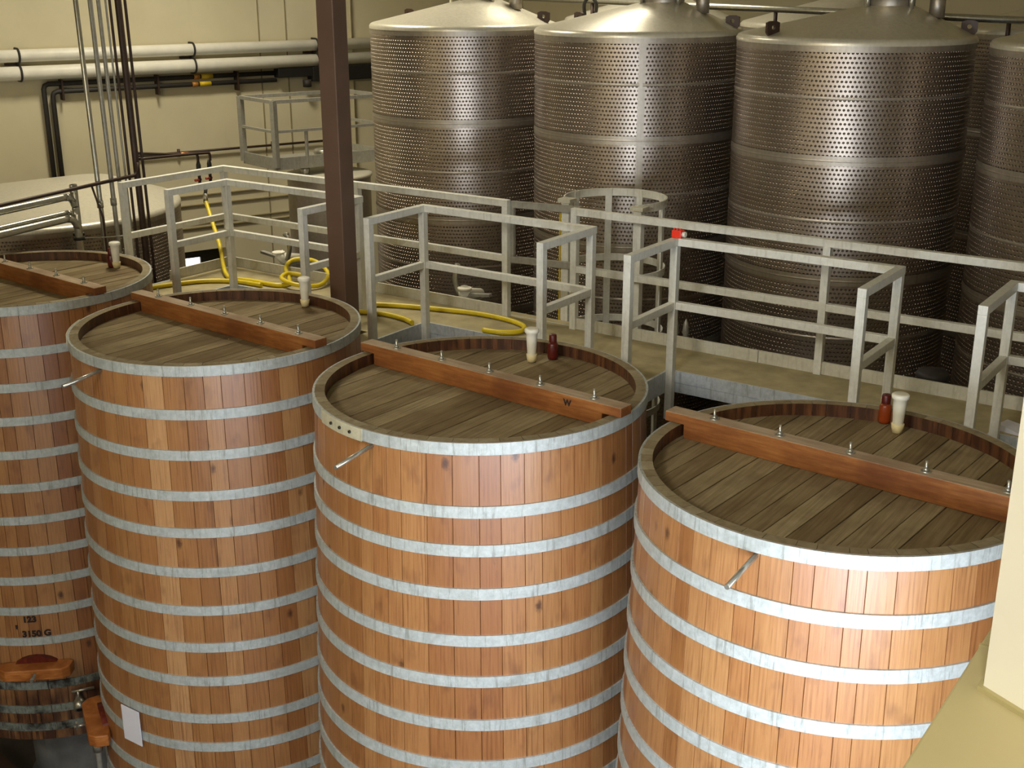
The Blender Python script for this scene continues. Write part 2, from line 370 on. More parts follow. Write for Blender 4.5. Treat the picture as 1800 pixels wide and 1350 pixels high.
# ================================================================ oak vats
def vat(i, c, k, hoops, dist, label, stain, hv=.30, joint=None, manway=None, rod=True, dirty=0, beamrot=-.075, nbolt=5):
    zt, zb, th, lid = -2.357, -6.03, .062, -2.43
    R = lambda z: min(1+k*(zt-z), 1.085+.35*k*(zt-z))
    rnd = random.Random(100+i)
    t = thing('oak_vat', (c[0], c[1], zb), label, 'vat', 'tall oak vats in a row')
    # staves
    mb = MB(); a = rnd.random(); edges = []; tot = 0
    while tot < 2*math.pi-.09:
        w_ = rnd.uniform(.075, .15); edges.append(tot); tot += w_
    sc_ = 2*math.pi/tot; edges = [e*sc_ for e in edges]+[2*math.pi]
    nz = 10
    for e0, e1 in zip(edges, edges[1:]):
        tn = min(1, max(0, rnd.gauss(.52, .18))); hs = rnd.random()**2*.8; off = rnd.random()*7; voff = rnd.random()*9
        g = .0022; cols = [e0, e0+g, e0+(e1-e0)/3, e0+2*(e1-e0)/3, e1-g, e1]; dep = [.007, 0, 0, 0, 0, .007]
        grid = []
        for j in range(nz+1):
            z = zt+(zb-zt)*j/nz; grid.append([mb.vert(c[0]+(R(z)-d)*math.cos(a+x), c[1]+(R(z)-d)*math.sin(a+x), z) for x, d in zip(cols, dep)])
        for j in range(nz):
            for q in range(5):
                zz = [zt+(zb-zt)*jj/nz for jj in (j, j, j+1, j+1)]; aa = [cols[q], cols[q+1], cols[q+1], cols[q]]
                st = [max(0, min(1, stain(z_, a+x_))) for z_, x_ in zip(zz, aa)]
                mb.face([grid[j][q], grid[j][q+1], grid[j+1][q+1], grid[j+1][q]], 0, [(x+off, z_+voff) for x, z_ in zip(aa, zz)],
                        [(tn*(.35 if q in (0, 4) else 1), hs, s_) for s_ in st], smooth=False)
        # stave end (rim) and inner face
        xs = [e0+.001, (e0+e1)/2, e1-.001]
        tv = [mb.vert(*pol(c, 1-.003, a+x), zt) for x in xs]; ti = [mb.vert(*pol(c, 1-th, a+x), zt) for x in xs]
        tb = [mb.vert(*pol(c, 1-th, a+x), lid-.02) for x in xs]
        for q in range(2):
            mb.face([tv[q], tv[q+1], ti[q+1], ti[q]], 1, tone=(tn, 0, 0))
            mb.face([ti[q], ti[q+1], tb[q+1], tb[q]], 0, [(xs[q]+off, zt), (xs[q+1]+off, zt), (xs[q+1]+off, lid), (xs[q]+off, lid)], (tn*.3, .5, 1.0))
    mb.disc(c, R(zb)-.02, zb+.01, 40, 1)
    mb.build('staves', ['stave', 'rimwood'], t, recalc=False)
    # head (lid) of planks running across the beam
    mb = MB(); w0 = -1.0; rr = 1-th+.002; ang = beamrot
    ca, sa = math.cos(ang), math.sin(ang)
    while w0 < 1.0:
        pw = rnd.uniform(.085, .15); w1_ = min(1.0, w0+pw); tn = rnd.random()
        x0, x1 = w0+.003, w1_-.003
        pts = []
        for x in (x0, (x0+x1)/2, x1):
            h_ = math.sqrt(max(0, rr*rr-x*x)); pts.append((x, h_))
        up_ = []; 
        ring = [(x, -h_) for x, h_ in pts]+[(x, h_) for x, h_ in reversed(pts)]
        if max(h_ for _, h_ in pts) > .02:
            tz = lid+rnd.uniform(-.003, .003)
            ti = [mb.vert(c[0]+ca*x-sa*y, c[1]+sa*x+ca*y, tz) for x, y in ring]
            bi = [mb.vert(c[0]+ca*x-sa*y, c[1]+sa*x+ca*y, lid-.05) for x, y in ring]
            mb.face(ti, tone=(tn, 0, 0)); mb.face(bi[::-1], tone=(tn, 0, 0))
            for q in range(6): mb.face([ti[q], bi[q], bi[(q+1) % 6], ti[(q+1) % 6]], tone=(tn*.3, 0, 0))
        w0 = w1_
    mb.build('head', 'lidwood', t)
    # hoops
    for n_, hz in enumerate(hoops):
        f_ = (dist-R(hz))/(dist-1); z1 = hz*f_ if n_ else zt-.001; z0 = z1-.068
        wr = .004*rnd.random()
        mb = MB().lathe(c, [(R(z1)-.004, z1), (R(z1)+.011, z1), (R(z0)+.011, z0), (R(z0)-.004, z0)], 96, smooth=False, close=True)
        o = mb.build('hoop', 'hoopdirty' if n_ >= len(hoops)-dirty else 'hoop', t)
        for p in o.data.polygons: p.use_smooth = False
        if n_ >= len(hoops)-dirty: o['label'] = 'grey hoop blackened by wine stains'
        # riveted lap of the hoop
        la = math.radians(joint) if (joint and n_ == 0) else None
        if la is not None:
            jm = MB().lathe(c, [(R(z1)+.0115, z1+.002), (R(z1)+.019, z1+.002), (R(z0)+.019, z0-.002), (R(z0)+.0115, z0-.002)], 14, smooth=False, close=True, a0=la-.40, a1=la)
            jo = jm.build('hoop_joint', 'strap', o); jo['label'] = 'paler riveted lap of the top hoop'
            for q in (.09, .18, .27):
                p0 = pol(c, R(z1)+.016, la-q); p1 = pol(c, R(z1)+.030, la-q)
                MB().tube([(*p0, z1-.034), (*p1, z1-.034)], .009, 8).build('rivet', 'black', t)
    # clamping beam with threaded rods
    hl = 1.03; bw, bz0, bz1 = .105, lid+.002, lid+.135
    bc = (c[0]+.00, c[1]+.05)
    def bp(x, y, z): return (bc[0]+ca*x-sa*y, bc[1]+sa*x+ca*y, z)
    mb = MB(); prof = [(-hl, zt+.006), (-hl+.12, zt+.006), (-hl+.12, bz0), (hl-.13, bz0), (hl-.13, zt+.006), (hl, zt+.006), (hl, bz1), (-hl, bz1)]
    A = [mb.vert(*bp(x, -bw/2, z)) for x, z in prof]; B = [mb.vert(*bp(x, bw/2, z)) for x, z in prof]
    mb.face(A); mb.face(B[::-1])
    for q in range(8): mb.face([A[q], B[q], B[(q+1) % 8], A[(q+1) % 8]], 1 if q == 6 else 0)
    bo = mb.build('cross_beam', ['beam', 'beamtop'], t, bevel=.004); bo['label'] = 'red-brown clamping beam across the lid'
    for q in range(nbolt):
        x = -hl+.28+q*(2*hl-.5)/(nbolt-1); p = bp(x, 0, 0)
        r_ = MB().tube([(p[0], p[1], bz1-.01), (p[0], p[1], bz1+.058)], .0075, 8)
        r_.tube([(p[0], p[1], bz1-.002), (p[0], p[1], bz1+.006)], .026, 10)
        r_.tube([(p[0], p[1], bz1+.006), (p[0], p[1], bz1+.018)], .014, 6)
        r_.build('threaded_rod', 'tube', bo)
    if rod:
        az = math.radians(-90); p0 = pol(c, 1.0, az); p1 = pol(c, 1.30, az)
        MB().tube([(*p0, -2.440), (*p1, -2.470)], .0125, 10).build('outlet_tube', 'tube', t)
    if manway:
        az = math.radians(manway[0]); z = manway[1]; Rz = R(z); er = Vector((math.cos(az), math.sin(az))); et = Vector((-er.y, er.x))
        def mp(r, s_, zz): q = er*r+et*s_; return (c[0]+q.x, c[1]+q.y, zz)
        mb = MB(); n_ = 20; front = []; back = []
        for q in range(n_):
            a_ = 2*math.pi*q/n_; s_ = .19*math.cos(a_); zz = z-.10+.13*max(-.25, math.sin(a_))
            rf = math.sqrt(max(0, (Rz-.005)**2-s_*s_)); front.append(mb.vert(*mp(rf+.045, s_, zz))); back.append(mb.vert(*mp(rf-.03, s_, zz)))
        mb.face(front); mb.face(back[::-1])
        for q in range(n_): mb.face([front[q], back[q], back[(q+1) % n_], front[(q+1) % n_]])
        ho = mb.build('manway_hatch', 'redwood', t); ho['label'] = 'dark wine-red arched hatch'
        mb = MB(); hw = .29
        pts = [(-hw, .02), (-hw+.015, .11), (-hw+.07, .155), (hw-.07, .155), (hw-.015, .11), (hw, .02), (hw-.06, -.0), (-hw+.06, 0)]
        r0 = math.sqrt(Rz*Rz-(hw-.06)**2)+.012
        lo_ = [mb.vert(*mp(r0+d_, s_, z-.13)) for s_, d_ in pts]; hi_ = [mb.vert(*mp(r0+d_, s_, z-.035)) for s_, d_ in pts]
        mb.face(lo_[::-1]); mb.face(hi_)
        for q in range(8): mb.face([lo_[q], lo_[(q+1) % 8], hi_[(q+1) % 8], hi_[q]])
        br = mb.build('hatch_bar', 'oakbar', t, bevel=.01); br['label'] = 'light oak bar clamping the hatch'
        b_ = MB().tube([mp(r0+.14, 0, z-.085), mp(r0+.235, 0, z-.085)], .013, 8); b_.bar(mp(r0+.215, -.012, z-.12), mp(r0+.215, .03, z-.035), .014, .02)
        b_.build('hatch_bolt', 'tube', br)
    return t
fresh = lambda z, a: .25+.25*max(0, (-z-4.6)/1.4)
def foot(z, a):
    return .22+(.85*max(0, min(1, (-z-5.35)/.35)))
vat(1, (-.028, .07), .030, [-2.36, -2.681, -2.957, -3.227, -3.503, -3.78, -4.056, -4.323, -4.584, -4.855, -5.132, -5.548, -5.774, -5.943], 10.56,
    'farthest oak vat, cut by the left edge, with stencilled numbers and stained foot', foot, manway=(-48, -5.27), dirty=3)
vat(2, (2.352, -.003), .026, [-2.354, -2.651, -2.931, -3.217, -3.484, -3.776, -4.064, -4.348, -4.613, -4.913, -5.146, -5.42, -5.68, -5.88], 8.616,
    'oak vat with white paper sheet on its side, nearest the brown pillar', fresh, joint=-128, manway=(-121, -5.25), dirty=0)
vat(3, (4.677, -.014), .035, [-2.356, -2.725, -2.955, -3.22, -3.513, -3.777, -4.062, -4.339, -4.60, -4.87, -5.14, -5.40, -5.65, -5.87], 7.024,
    'oak vat with a pale riveted strap on its top hoop, second nearest', fresh, joint=-93.5)
vat(4, (6.946, -.054), .037, [-2.356, -2.640, -2.911, -3.197, -3.47, -3.75, -4.03, -4.31, -4.59, -4.87, -5.14, -5.40, -5.65, -5.87], 5.929,
    'nearest oak vat on the right, brightly lit, partly behind the cream wall', fresh)
# stencils on the farthest vat
def stencil(txt, az, z, size, parent):
    c = (-.028, .07); Rz = 1+.03*(-2.357-z)
    cu = bpy.data.curves.new('stencil', 'FONT'); cu.body = txt; cu.size = size*S; cu.align_x = 'CENTER'; cu.offset = .004
    tmp = bpy.data.objects.new('tmp', cu); C.objects.link(tmp)
    dg = bpy.context.evaluated_depsgraph_get(); me = bpy.data.meshes.new_from_object(tmp.evaluated_get(dg))
    bpy.data.objects.remove(tmp)
    a0 = math.radians(az); o0 = ORG[parent.name]
    for v in me.vertices:
        a = a0+v.co.x/S/Rz; zz = z+v.co.y/S; rr = 1+.03*(-2.357-zz)+.0065
        v.co = P(*pol(c, rr, a), zz)-o0
    me.materials.clear(); me.materials.append(MT['ink'])
    o = bpy.data.objects.new('stencil', me); C.objects.link(o); o.parent = parent; o['label'] = 'dark stencilled characters'
vat1 = bpy.data.objects['oak_vat']
stencil('123', -48.8, -4.948, .072, vat1); stencil('3150 G', -46.6, -5.078, .074, vat1); stencil("'", -54.5, -5.06, .12, vat1)
def beam_mark():
    cu = bpy.data.curves.new('mark', 'FONT'); cu.body = 'W'; cu.size = .05*S; cu.align_x = 'CENTER'; cu.offset = .003
    tmp = bpy.data.objects.new('tmp', cu); C.objects.link(tmp); dg = bpy.context.evaluated_depsgraph_get()
    me = bpy.data.meshes.new_from_object(tmp.evaluated_get(dg)); bpy.data.objects.remove(tmp)
    root = bpy.data.objects['oak_vat.002']; o0 = ORG[root.name]; an = -.075
    for v in me.vertices:
        x = .66+v.co.x/S; z = -2.345+v.co.y/S; y = -.105/2-.002
        v.co = P(4.677+math.cos(an)*x-math.sin(an)*y, -.014+.05+math.sin(an)*x+math.cos(an)*y, z-.012)-o0
    me.materials.clear(); me.materials.append(MT['ink'])
    o = bpy.data.objects.new('burn_mark', me); C.objects.link(o); o.parent = root; o['label'] = 'small dark burnt mark on the beam'
beam_mark()
# plinths, sign, valves at the foot of the vats
for n_, c in enumerate([(-.028, .07), (2.352, -.003), (4.677, -.014), (6.946, -.054)]):
    tag(MB().lathe(c, [(0, -6.03), (.46, -6.03), (.44, -7.0), (.50, ZF), (0, ZF)], 40, smooth=False).build('vat_plinth', 'plinth'),
        'grey concrete plinth under '+['the stained foot of the farthest oak vat', 'the oak vat with the paper sheet', 'the oak vat with the pale strap', 'the nearest oak vat on the right'][n_], 'plinth')
def vat_valve(c, az, z, Rz, label):
    a = math.radians(az); e = lambda r, s_=0: (c[0]+r*math.cos(a)-s_*math.sin(a), c[1]+r*math.sin(a)+s_*math.cos(a))
    t = thing('drain_valve', (*e(Rz), z-.06), label, 'valve')
    MB().tube([(*e(Rz-.01), z), (*e(Rz+.07), z), (*e(Rz+.10), z-.01), (*e(Rz+.15), z-.05)], [.03, .03, .05, .045], 12).build('body', 'tube', t)
    MB().tube([(*e(Rz+.148), z-.049), (*e(Rz+.152), z-.052)], .03, 12).build('bore', 'black', t)
    MB().tube([(*e(Rz+.06), z), (*e(Rz+.06), z+.07)], .012, 8).tube([(*e(Rz+.06, -.05), z+.075), (*e(Rz+.06, .13), z+.075)], .012, 8).build('handle', 'tube', t)
    return t
vat_valve((-.028, .07), -33.2, -5.66, 1.10, 'steel drain valve with handle on the farthest oak vat')
t = thing('drain_pipe', (*pol((2.352, -.003), 1.13, math.radians(-116)), -7.0), 'steel drain pipe hanging below the hatch of the vat with the paper sheet', 'pipe')
pp = pol((2.352, -.003), 1.16, math.radians(-116)); pq = pol((2.352, -.003), 1.08, math.radians(-116))
MB().tube([(*pq, -5.46), (*pp, -5.46), (*pp, -5.50), (*pp, -7.0)], .022, 10).build('pipe', 'conduit', t)
MB().tube([(*pp, -5.44), (*pp, -5.52)], .035, 10).build('union', 'tube', t)
# paper sheet taped to the second vat
c2 = (2.352, -.003); mb = MB(); a0, a1 = math.radians(-94), math.radians(-84.3)
pa, pb = pol(c2, 1.099, a0), pol(c2, 1.099, a1); dx = Vector((math.cos(math.radians(-89)), math.sin(math.radians(-89))))*.006
mb.hexa([(*pa, -5.205), (*pb, -5.205), (pb[0]+dx.x, pb[1]+dx.y, -5.205), (pa[0]+dx.x, pa[1]+dx.y, -5.205), (*pa, -4.925), (*pb, -4.925), (pb[0]+dx.x, pb[1]+dx.y, -4.925), (pa[0]+dx.x, pa[1]+dx.y, -4.925)])
tag(mb.build('paper_sheet', 'paper'), 'white paper sheet fixed low on an oak vat', 'paper')
# airlocks and red stoppers standing on the heads
LZ = -2.427
def airlock(c, label, lean=0):
    t = thing('airlock', (*c, LZ), label, 'airlock', 'white airlocks on the vats')
    MB().lathe(c, [(0, LZ), (.027, LZ), (.034, LZ+.03), (.036, LZ+.052), (.030, LZ+.055)], 20).build('bung', 'cream', t)
    MB().lathe(c, [(.029, LZ+.053), (.036, LZ+.16), (.038, LZ+.195), (.048, LZ+.202), (.048, LZ+.222), (.040, LZ+.228), (0, LZ+.222)], 20).build('cup', 'white', t)
def stopper(c, label, mat='maroon', cap='maroon'):
    t = thing('stopper', (*c, LZ), label, 'stopper', 'dark red stoppers on the vats')
    MB().lathe(c, [(0, LZ), (.032, LZ), (.036, LZ+.02), (.034, LZ+.10), (.026, LZ+.115), (0, LZ+.115)], 18).build('body', mat, t)
    MB().lathe(c, [(.026, LZ+.112), (.026, LZ+.16), (.022, LZ+.168), (0, LZ+.168)], 18).build('cap', cap, t)
airlock((.095, .895), 'white airlock on the lid of the farthest oak vat')
airlock((2.353, .880), 'white airlock on the lid of the oak vat beside the brown pillar')
airlock((4.573, .696), 'white airlock on the oak vat with the pale strap, left of a dark red stopper')
airlock((6.975, .764), 'white airlock on the nearest oak vat, right of an amber stopper')
stopper((.045, .885), 'dark red stopper on the farthest oak vat, beside its white airlock')
stopper((4.653, .827), 'dark red stopper on the oak vat with the pale strap')
stopper((6.863, .880), 'amber stopper with dark red cap on the nearest oak vat', 'amber', 'maroon')

# ================================================================ walkway and guard rails
SPC, UB, UC, WA, WB, WE = 2.3245, -2.0928, -.4748, 1.414, 2.099, 2.664
ZD, ZR = -2.815, -1.803
UE, UF, UG = -.428, 2.989, 3.673
wk = thing('walkway', (3.8, 2.4, -2.97), 'raised walkway with tan deck and galvanized edge channels behind the oak vats', 'walkway')
mb = MB(); fins = []
for i in range(0, 5):
    u0, u1 = (i-1+0)*SPC+UC+0*SPC, i*SPC+UB
    if i == 0: u0, u1 = None, None; continue
    fins.append(((i-1)*SPC+UC, i*SPC+UB))
HB = .030
fins = [(-.45, .231-HB)]+[(f_[0]+HB, f_[1]-HB) for f_ in fins if f_[0] > 0]
WD = WB+HB
mb.box(-.45, 8.5, WD, WE+.06, ZD-.05, ZD)
for u0, u1 in fins:
    if u0 < 2.2 < u1:            # cut out round the pillar
        mb.box(u0, 2.08, 1.28, WD, ZD-.05, ZD); mb.box(2.32, u1, 1.28, WD, ZD-.05, ZD); mb.box(2.08, 2.32, 1.62, WD, ZD-.05, ZD)
    else: mb.box(u0, u1, 1.28, WD, ZD-.05, ZD)
mb.box(UF-.05, UG+.65, WE+.06, WE+.16, ZD-.05, ZD)
mb.build('deck', 'deck', wk)
mb = MB()
edges = []
for n_, (u0, u1) in enumerate(fins):
    edges.append((u0+.004, u1-.004))
    mb.box(u0-.006, u0+.012, 1.27, WD-.012, ZD-.16, ZD+.003); mb.box(u1-.012, u1+.006, 1.27, WD-.012, ZD-.16, ZD+.003); mb.box(u0, u1, 1.265, 1.284, ZD-.16, ZD+.002)
    nu = fins[n_+1][0] if n_+1 < len(fins) else 8.5
    mb.box(u1, nu, WD-.012, WD+.003, ZD-.085, ZD+.004); mb.box(u1, nu, WD-.004, WD+.008, ZD-.165, ZD-.092); mb.box(u1, nu, WD, WD+.006, ZD-.1, ZD-.08)
mb.box(-.452, 8.5, WE+.055, WE+.066, ZD-.16, ZD+.001); mb.box(-.458, -.447, 1.28, WE+.06, ZD-.16, ZD+.002)
mb.build('edge_channel', 'channel', wk)
MB().box(-.45, UF+.02, WE+.0, WE+.018, ZD, ZD+.095).build('toe_board', 'toe', wk)
MB().box(UG-.03, 5.32, WE+.0, WE+.018, ZD, ZD+.095).build('toe_board', 'toe', wk)
MB().box(5.325, 8.5, WE+.0, WE+.018, ZD, ZD+.095).build('toe_board', 'toe', wk)
MB().box(-.45, -.432, 1.9, WE, ZD, ZD+.095).build('toe_board', 'toe', wk)
for u in (.9, 3.3, 5.6, 8.2):
    MB().box(u-.05, u+.05, 2.35, 2.45, ZF, ZD-.05).build('support_post', 'channel', wk)

TB = .056
def post(u, w, z0, par, z1=ZR-TB): MB().box(u-TB/2, u+TB/2, w-TB/2, w+TB/2, z0, z1).build('post', 'rail', par, bevel=.003)
def railu(u0, u1, w, z, par, name, h=TB, mat='rail'):
    k = TB/2-(.004 if name == 'mid_rail' else 0); u0 += (.01 if name == 'mid_rail' else 0); u1 -= (.01 if name == 'mid_rail' else 0)
    MB().box(u0, u1, w-k, w+k, z-h, z).build(name, mat, par, bevel=.003)
def railw(u, w0, w1, z, par, name, h=TB, mat='rail'):
    k = TB/2-(.004 if name == 'mid_rail' else 0)
    MB().box(u-k, u+k, w0, w1, z-h, z).build(name, mat, par, bevel=.003)
ZM = -2.275
where = ['galvanized U-shaped guard rail behind the oak vat with the paper sheet, beside the brown pillar',
         'galvanized U-shaped guard rail behind the oak vat with the pale strap',
         'galvanized U-shaped guard rail behind the nearest oak vat, red marker on its corner',
         'galvanized guard rail bay ending at the cream wall on the right']
for n_, i in enumerate((1, 2, 3, 4)):
    ub, uc = i*SPC+UB, i*SPC+UC
    if i == 4: uc = 8.50
    t = thing('guard_rail', ((ub+uc)/2, WB, ZD), where[n_], 'railing', 'guard rails around the vat notches')
    a_, b_ = ub-TB/2, uc+TB/2
    post(ub, WA, ZD-.15, t); post(ub, WB-.01, ZD-.37, t)
    railw(ub, WA-TB/2, WB+TB/2, ZR, t, 'return_rail'); railw(ub, WA, WB, ZM, t, 'mid_rail')
    railu(ub+TB/2, uc-(TB/2 if i < 4 else 0), WB, ZR, t, 'top_rail'); railu(ub, uc, WB, ZM, t, 'mid_rail')
    if i < 4:
        post(uc, WA, ZD-.15, t); post(uc, WB-.01, ZD-.37, t)
        railw(uc, WA-TB/2, WB+TB/2, ZR, t, 'return_rail'); railw(uc, WA, WB, ZM, t, 'mid_rail')
t = thing('guard_rail', ((UE+UF)/2, WE, ZD), 'long galvanized guard rail along the far side of the walkway, turning at its left end', 'railing', 'guard rails along the far side')
railu(UE+TB/2, UF+TB/2, WE, ZR, t, 'top_rail'); railu(UE, UF, WE, ZM, t, 'mid_rail')
railw(UE, 1.41, WE+TB/2, ZR, t, 'end_rail'); railw(UE, 1.43, WE, ZM, t, 'mid_rail')
for u in (UE, 1.33, UF): post(u, WE, ZD, t)
post(UE, 1.44, ZD, t)
t = thing('guard_rail', ((UG+8.5)/2, WE, ZD), 'long galvanized guard rail in front of the steel tanks, right of the caged ladder', 'railing', 'guard rails along the far side')
railu(UG-TB/2, 8.5, WE, ZR, t, 'top_rail'); railu(UG, 8.5, WE, ZM, t, 'mid_rail')
for u in (UG, 5.80, 8.1): post(u, WE, ZD, t)
# swing gate at the head of the ladder
t = thing('safety_gate', ((UF+UG)/2, WE+.05, ZD), 'two-bar gate, coloured darker for its shade, closing the gap to the caged ladder', 'gate')
for z in (ZR-.01, ZM-.01): MB().bar((UF+.03, WE+.04, z-.03), (UG-.03, WE+.13, z-.03), .03, .055).build('gate_bar', 'conduit', t)  # darker grey than the rails stands in for shade on the gate
MB().bar((UF+.04, WE+.045, ZR-.03), (UF+.04, WE+.045, ZM-.06), .03, .03).build('gate_stile', 'conduit', t)
# caged ladder
t = thing('caged_ladder', (3.80, 3.1, -7.03), 'galvanized ladder with a round safety cage in front of the second steel tank', 'ladder')
lw = WE+.20; cc = (3.78, 3.12); cr = .42
for u in (3.468, 4.15):
    MB().box(u-.035, u+.035, lw-.03, lw+.03, -7.03, ZR+.0).build('stringer', 'rail', t)
    MB().box(u-.06, u+.06, lw-.055, lw+.055, ZR, ZR+.03).build('cap', 'toe', t)
yc = MB().box(3.405, 3.417, lw-.02, lw-.008, ZD-.1, ZR-.10).build('edge_strip', 'yellowtag', t); yc['label'] = 'thin yellow strip beside the ladder stringer'
mb = MB()
for q in range(13): 
    z = -6.2+q*.27
    if z < ZD-.05: MB().tube([(3.468, lw, z), (4.15, lw, z)], .014, 8).build('rung', 'rail', t)
def cagehoop(z, hh):
    mb = MB(); mb.lathe(cc, [(cr, z), (cr+.012, z), (cr+.012, z+hh), (cr, z+hh)], 30, smooth=False, close=True, a0=math.radians(-35), a1=math.radians(215)); mb.build('cage_hoop', 'rail', t)
for z, hh in ((-1.83, .065), (-2.40, .06), (-2.95, .06), (-3.6, .06)): cagehoop(z, hh)
for a_ in (-33, 10, 52, 90, 128, 172, 213):
    p = pol(cc, cr-.004, math.radians(a_)); MB().rbox(p, math.radians(a_), .006, .028, -4.0, -1.77).build('cage_strap', 'rail', t)
# brown pillar
tag(MB().rbox((2.20, 1.49), math.radians(3), .082, .082, ZF, ZC, 0).build('support_pillar', 'pillar', bevel=.008), 'square dark brown steel pillar standing behind the oak vat with the paper sheet', 'pillar')
# red marker on the rail corner, paper scrap, hoses
t = thing('clamp_marker', (4.89, 2.095, ZR), 'small bright red clamp sitting on the corner of a guard rail', 'clamp')
MB().box(4.855, 4.93, 2.065, 2.13, ZR, ZR+.055).build('body', 'red', t, bevel=.006)
MB().tube([(4.93, 2.095, ZR+.028), (4.955, 2.095, ZR+.028)], .02, 10).build('screw', 'white', t)
for q in range(3): MB().box(4.86+q*.025, 4.87+q*.025, 2.085, 2.105, ZR+.055, ZR+.066).build('tooth', 'red', t)
mb = MB(); mb.hexa([(7.19, 2.2, ZD+.0), (7.36, 2.16, ZD+.0), (7.40, 2.33, ZD+.0), (7.22, 2.36, ZD+.0), (7.2, 2.2, ZD+.045), (7.36, 2.16, ZD+.01), (7.40, 2.33, ZD+.008), (7.22, 2.36, ZD+.03)])
tag(mb.build('paper_scrap', 'paper'), 'crumpled white paper scrap on the walkway deck at far right', 'paper')
def smooth_path(pts, sub=6):
    pts = [Vector(p) for p in pts]; out = []
    for i in range(len(pts)-1):
        p0, p1, p2, p3 = pts[max(i-1, 0)], pts[i], pts[i+1], pts[min(i+2, len(pts)-1)]
        for q in range(sub):
            s_ = q/sub
            out.append(.5*((2*p1)+(p2-p0)*s_+(2*p0-5*p1+4*p2-p3)*s_*s_+(3*p1-p0-3*p2+p3)*s_**3))
    out.append(pts[-1]); return out
hz = ZD+.024
hose = smooth_path([(-.95, 2.86, -2.24), (-.75, 2.75, -2.42), (-.45, 2.56, -2.60), (-.22, 2.38, -2.73), (-.06, 2.27, hz+.01), (.08, 2.22, hz), (.30, 2.26, hz), (.6, 2.27, hz), (.66, 2.40, hz), (.42, 2.60, hz+.08), (.40, 2.75, hz+.13), (.62, 2.80, hz+.13), (.88, 2.70, hz+.06),
                    (.98, 2.47, hz+.01), (.85, 2.30, hz+.03), (.62, 2.34, hz+.05), (.55, 2.50, hz+.06), (.68, 2.58, hz+.04)], 7)
t = thing('yellow_hose', (.2, 2.4, ZD), 'yellow hose looped on the left end of the walkway, running up to the black manifold', 'hose')
MB().tube([tuple(p) for p in hose], .021, 10).build('tube', 'yellow', t)
MB().tube([(-.955, 2.865, -2.16), (-.95, 2.86, -2.26)], .024, 10).build('ferrule', 'tube', t)
h2 = smooth_path([(-.30, 1.50, hz), (-.2, 1.78, hz), (-.05, 2.02, hz), (.2, 2.16, hz), (.5, 2.19, hz+.0)], 6)
tag(MB().tube([tuple(p) for p in h2], .021, 10).build('yellow_hose', 'yellow'), 'short yellow hose stretch lying at the left end of the walkway deck', 'hose')
h3 = smooth_path([(1.72, 2.20, hz), (2.05, 2.35, hz), (2.45, 2.46, hz), (2.8, 2.53, hz), (3.12, 2.51, hz), (3.34, 2.42, hz), (3.40, 2.28, hz), (3.30, 2.17, hz), (3.12, 2.14, hz)], 7)
tag(MB().tube([tuple(p) for p in h3], .021, 10).build('yellow_hose', 'yellow'), 'yellow hose curving along the walkway deck right of the brown pillar', 'hose')
h4 = smooth_path([(1.86, 1.98, hz), (2.1, 2.06, hz), (2.35, 2.04, hz), (2.5, 1.98, hz)], 7)
tag(MB().tube([tuple(p) for p in h4], .021, 10).build('yellow_hose', 'yellow'), 'short yellow hose end close behind the brown pillar', 'hose')
# tank valves showing over the toe board
def tvalve(u, w, z, label, s=1, flip=1):
    t = thing('tank_valve', (u, w, z-.12), label, 'valve', 'valves behind the toe board')
    MB().tube([(u, w+.25, z-.10), (u, w, z-.05), (u-.03*flip, w-.03, z+.0)], [.05, .06, .055], 12).build('body', 'white', t)
    MB().tube([(u-.03*flip, w-.03, z+.0), (u-.03*flip, w-.03, z+.02)], .065, 12).build('collar', 'white', t)
    MB().tube(smooth_path([(u+.06*flip, w, z-.06), (u+.10*flip, w, z+.06), (u+.085*flip, w, z+.16), (u+.07*flip, w, z+.22)], 4), .025, 10).build('elbow', 'tube', t)
    MB().tube([(u+.05*flip, w-.01, z+.21), (u+.13*flip, w, z+.15)], .022, 8).build('clamp', 'tube', t)
    MB().bar((u-.04*flip, w, z-.05), (u-.30*flip, w, z-.02), .05, .025).build('lever', 'conduit', t)
    MB().box(u-.07, u+.07, WE+.06, w+.25, z-.16, z-.12).build('bracket', 'tube', t)
tvalve(-.02, 3.0, -2.70, 'white tank valve with lever behind the toe board, left of the brown pillar')
tvalve(2.28, 3.0, -2.74, 'white tank valve behind the toe board, below the first steel tank', 1, -1)
for u, w in ((4.50, 2.90), (4.58, 2.92)):
    t = thing('tank_fitting', (u, w, -2.9), 'small pointed steel fitting behind the toe board, '+('left one of a pair' if u < 4.55 else 'right one of a pair'), 'fitting', 'fitting pair by the ladder')
    MB().box(u-.03, u+.03, WE+.06, w+.03, -2.93, -2.90).build('bracket', 'conduit', t)
    MB().lathe((u, w), [(0, -2.9), (.026, -2.9), (.022, -2.78), (.03, -2.76), (.018, -2.68), (.0, -2.64)], 12).build('body', 'conduit', t)
t = thing('tank_valve', (6.62, 2.95, -2.95), 'dark round tank valve in the shadow behind the toe board at right', 'valve', 'valves behind the toe board')
MB().lathe((6.55, 2.95), [(.0, -2.72), (.10, -2.73), (.12, -2.76), (.10, -2.80), (0, -2.95)], 20).build('wheel', 'blackpipe', t)
MB().tube([(6.66, 2.85, -2.84), (6.76, 2.83, -2.82)], .035, 10).build('spout', 'white', t)

